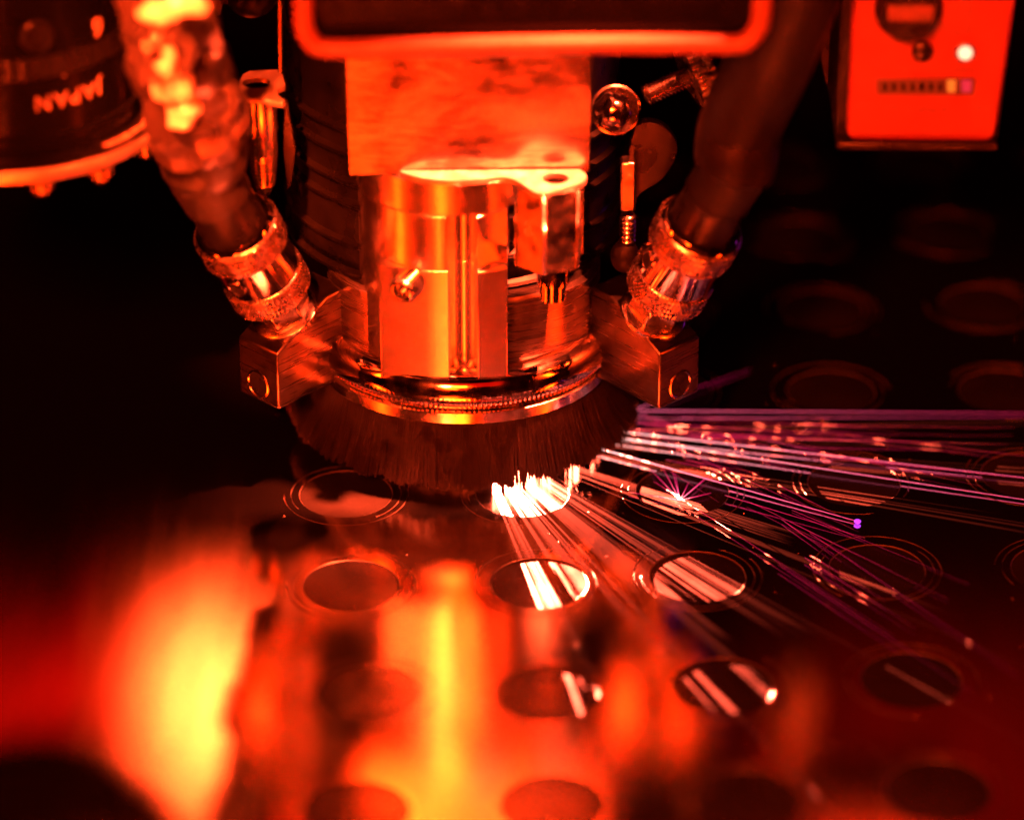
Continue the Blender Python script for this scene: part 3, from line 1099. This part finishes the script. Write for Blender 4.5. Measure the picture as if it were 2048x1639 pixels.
MB().lathe([(0.28 * math.sin(math.pi * k / 16), -0.34 * math.cos(math.pi * k / 16)) for k in range(17)], c, n=28).build('rubber_bumper', 'rubber', lv)

sup = thing('corner_bracket', 'dim angled bracket with a steel pin between right hose and control box', 'bracket', P(1660, 160, 3))
q = [P(1640, 18, 3), P(1679, 20, 3), P(1668, 100, 3), P(1660, 172, 3), P(1652, 170, 3), P(1632, 70, 3)]
MB().prism(q[::-1], (0, 0.3, 0)).build('plate', 'oxide', sup, bev=0.02)
MB().tube([P(1625, 26, 2), P(1627, 0, 2), P(1631, -80, 2)], [0.08, 0.09, 0.09], n=20).build('pin', 'polished', sup)
q = [P(1640, -60, 2.7), P(1682, -60, 2.7), P(1680, 19, 2.7), P(1640, 17, 2.7)]
MB().prism(q[::-1], (0, 0.3, 0)).build('lug', 'satin', sup, bev=0.03)

# ------------------------------------------------------------------ sparks and spatter
def spark(pts, r, heat0, heat1, build=None):
    m = build or MB()
    n0 = len(m.v)
    k = len(pts)
    m.tube(pts, [r * (1 - 0.5 * i / (k - 1)) if i else r * 0.5 for i in range(k)], n=6)
    per = (len(m.v) - n0) // k
    h = []
    for i in range(k):
        h += [heat0 + (heat1 - heat0) * (i / (k - 1)) ** 0.7] * per
    return m, h


def finish_spark(m, heat, name):
    o = m.build(name, 'spark', loc=m.v[0])
    at = o.data.attributes.new('spark_glow', 'FLOAT', 'POINT')
    at.data.foreach_set('value', heat)
    return o


LONG = [
    ((1262, 821), (2140, 826), 0.016, 0.72, 0.40, 'topmost level spark streak running right from the brush'),
    ((1236, 843), (1720, 872), 0.014, 0.55, 0.20, 'short faint spark streak just below the topmost one'),
    ((1232, 862), (2200, 972), 0.020, 1.0, 0.48, 'upper of the two brightest long spark streaks'),
    ((1222, 872), (2200, 1022), 0.020, 1.0, 0.50, 'lower of the two brightest long spark streaks'),
    ((1186, 893), (1715, 1042), 0.028, 1.0, 0.50, 'thick pink spark streak ending in a violet bead'),
    ((1450, 990), (1730, 1075), 0.012, 0.5, 0.25, 'thin low spark streak under the thick pink one'),
    ((1265, 820), (1500, 738), 0.012, 0.75, 0.25, 'only spark streak slanting upward past the right block'),
]
for (a, b, r, h0, h1, lab) in LONG:
    pts = [G(a[0] + (b[0] - a[0]) * k / 16, a[1] + (b[1] - a[1]) * k / 16, 0.09 - 0.05 * k / 16) for k in range(17)]
    m, h = spark(pts, r * 0.26, h0, h1)
    tag(finish_spark(m, h, 'spark_streak'), lab, 'spark', 'spark streaks flying right from the brush')

rs = random.Random(11)
mm, hh = MB(), []
for k in range(36):
    base = rs.choice([(1240, 842), (1225, 870), (1200, 893), (1260, 822)])
    sl = rs.uniform(0.0, 0.22) if k % 2 else rs.uniform(0.2, 0.75)
    x0 = base[0] + rs.uniform(0, 420) ** 1.0
    y0 = base[1] + (x0 - base[0]) * sl
    L = rs.uniform(60, 520)
    z0 = rs.uniform(0.02, 0.1)
    pts = [G(x0 + L * q / 6, y0 + L * q / 6 * (sl + rs.uniform(-.004, .004)), z0) for q in range(7)]
    n0 = len(mm.v)
    _, h = spark(pts, rs.uniform(0.002, 0.0045), rs.uniform(0.2, 0.6), 0.10, mm)
    hh += h
for k in range(10):       # crossing flashes inside the ring by the brush
    c = G(1360, 1000, 0.05)
    a = rs.uniform(0.2, 2.9)
    L = rs.uniform(0.5, 1.3)
    d = Vector((math.cos(a), math.sin(a) * 1.3, 0))
    pts = [c + d * (L * q / 5) for q in range(6)]
    _, h = spark(pts, 0.006, 0.8, 0.25, mm)
    hh += h
o = finish_spark(mm, hh, 'fine_sparks')
tag(o, 'spray of fine faint magenta sparks between the long streaks', 'sparks', kind='stuff')

m = MB()
rb = random.Random(3)
spots = []
for c in cells:
    for k in range(4):
        a = rb.choice([0.78, 2.36, 3.93, 5.5]) + rb.gauss(0, 0.35)
        r = rb.uniform(1.42, 1.62)
        spots.append((c + Vector((r * math.cos(a), r * math.sin(a), 0)), rb.uniform(0.004, 0.011)))
for p, r in spots:
    m.lathe([(r * 1.3, 0.0), (r * 1.2, r * 0.4), (r * 0.7, r * 0.85), (0, r)], p + Vector((0, 0, 0.001)), n=8)
o = m.build('spatter_beads', 'bead', smooth=70)
tag(o, 'tiny hardened metal spatter beads strewn around the cut rings', 'spatter', kind='stuff')
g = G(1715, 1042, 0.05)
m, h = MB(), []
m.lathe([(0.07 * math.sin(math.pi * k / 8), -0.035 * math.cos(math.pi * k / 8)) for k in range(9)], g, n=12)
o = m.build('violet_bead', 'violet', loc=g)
tag(o, 'small violet glinting bead at the end of the thick pink streak', 'bead')
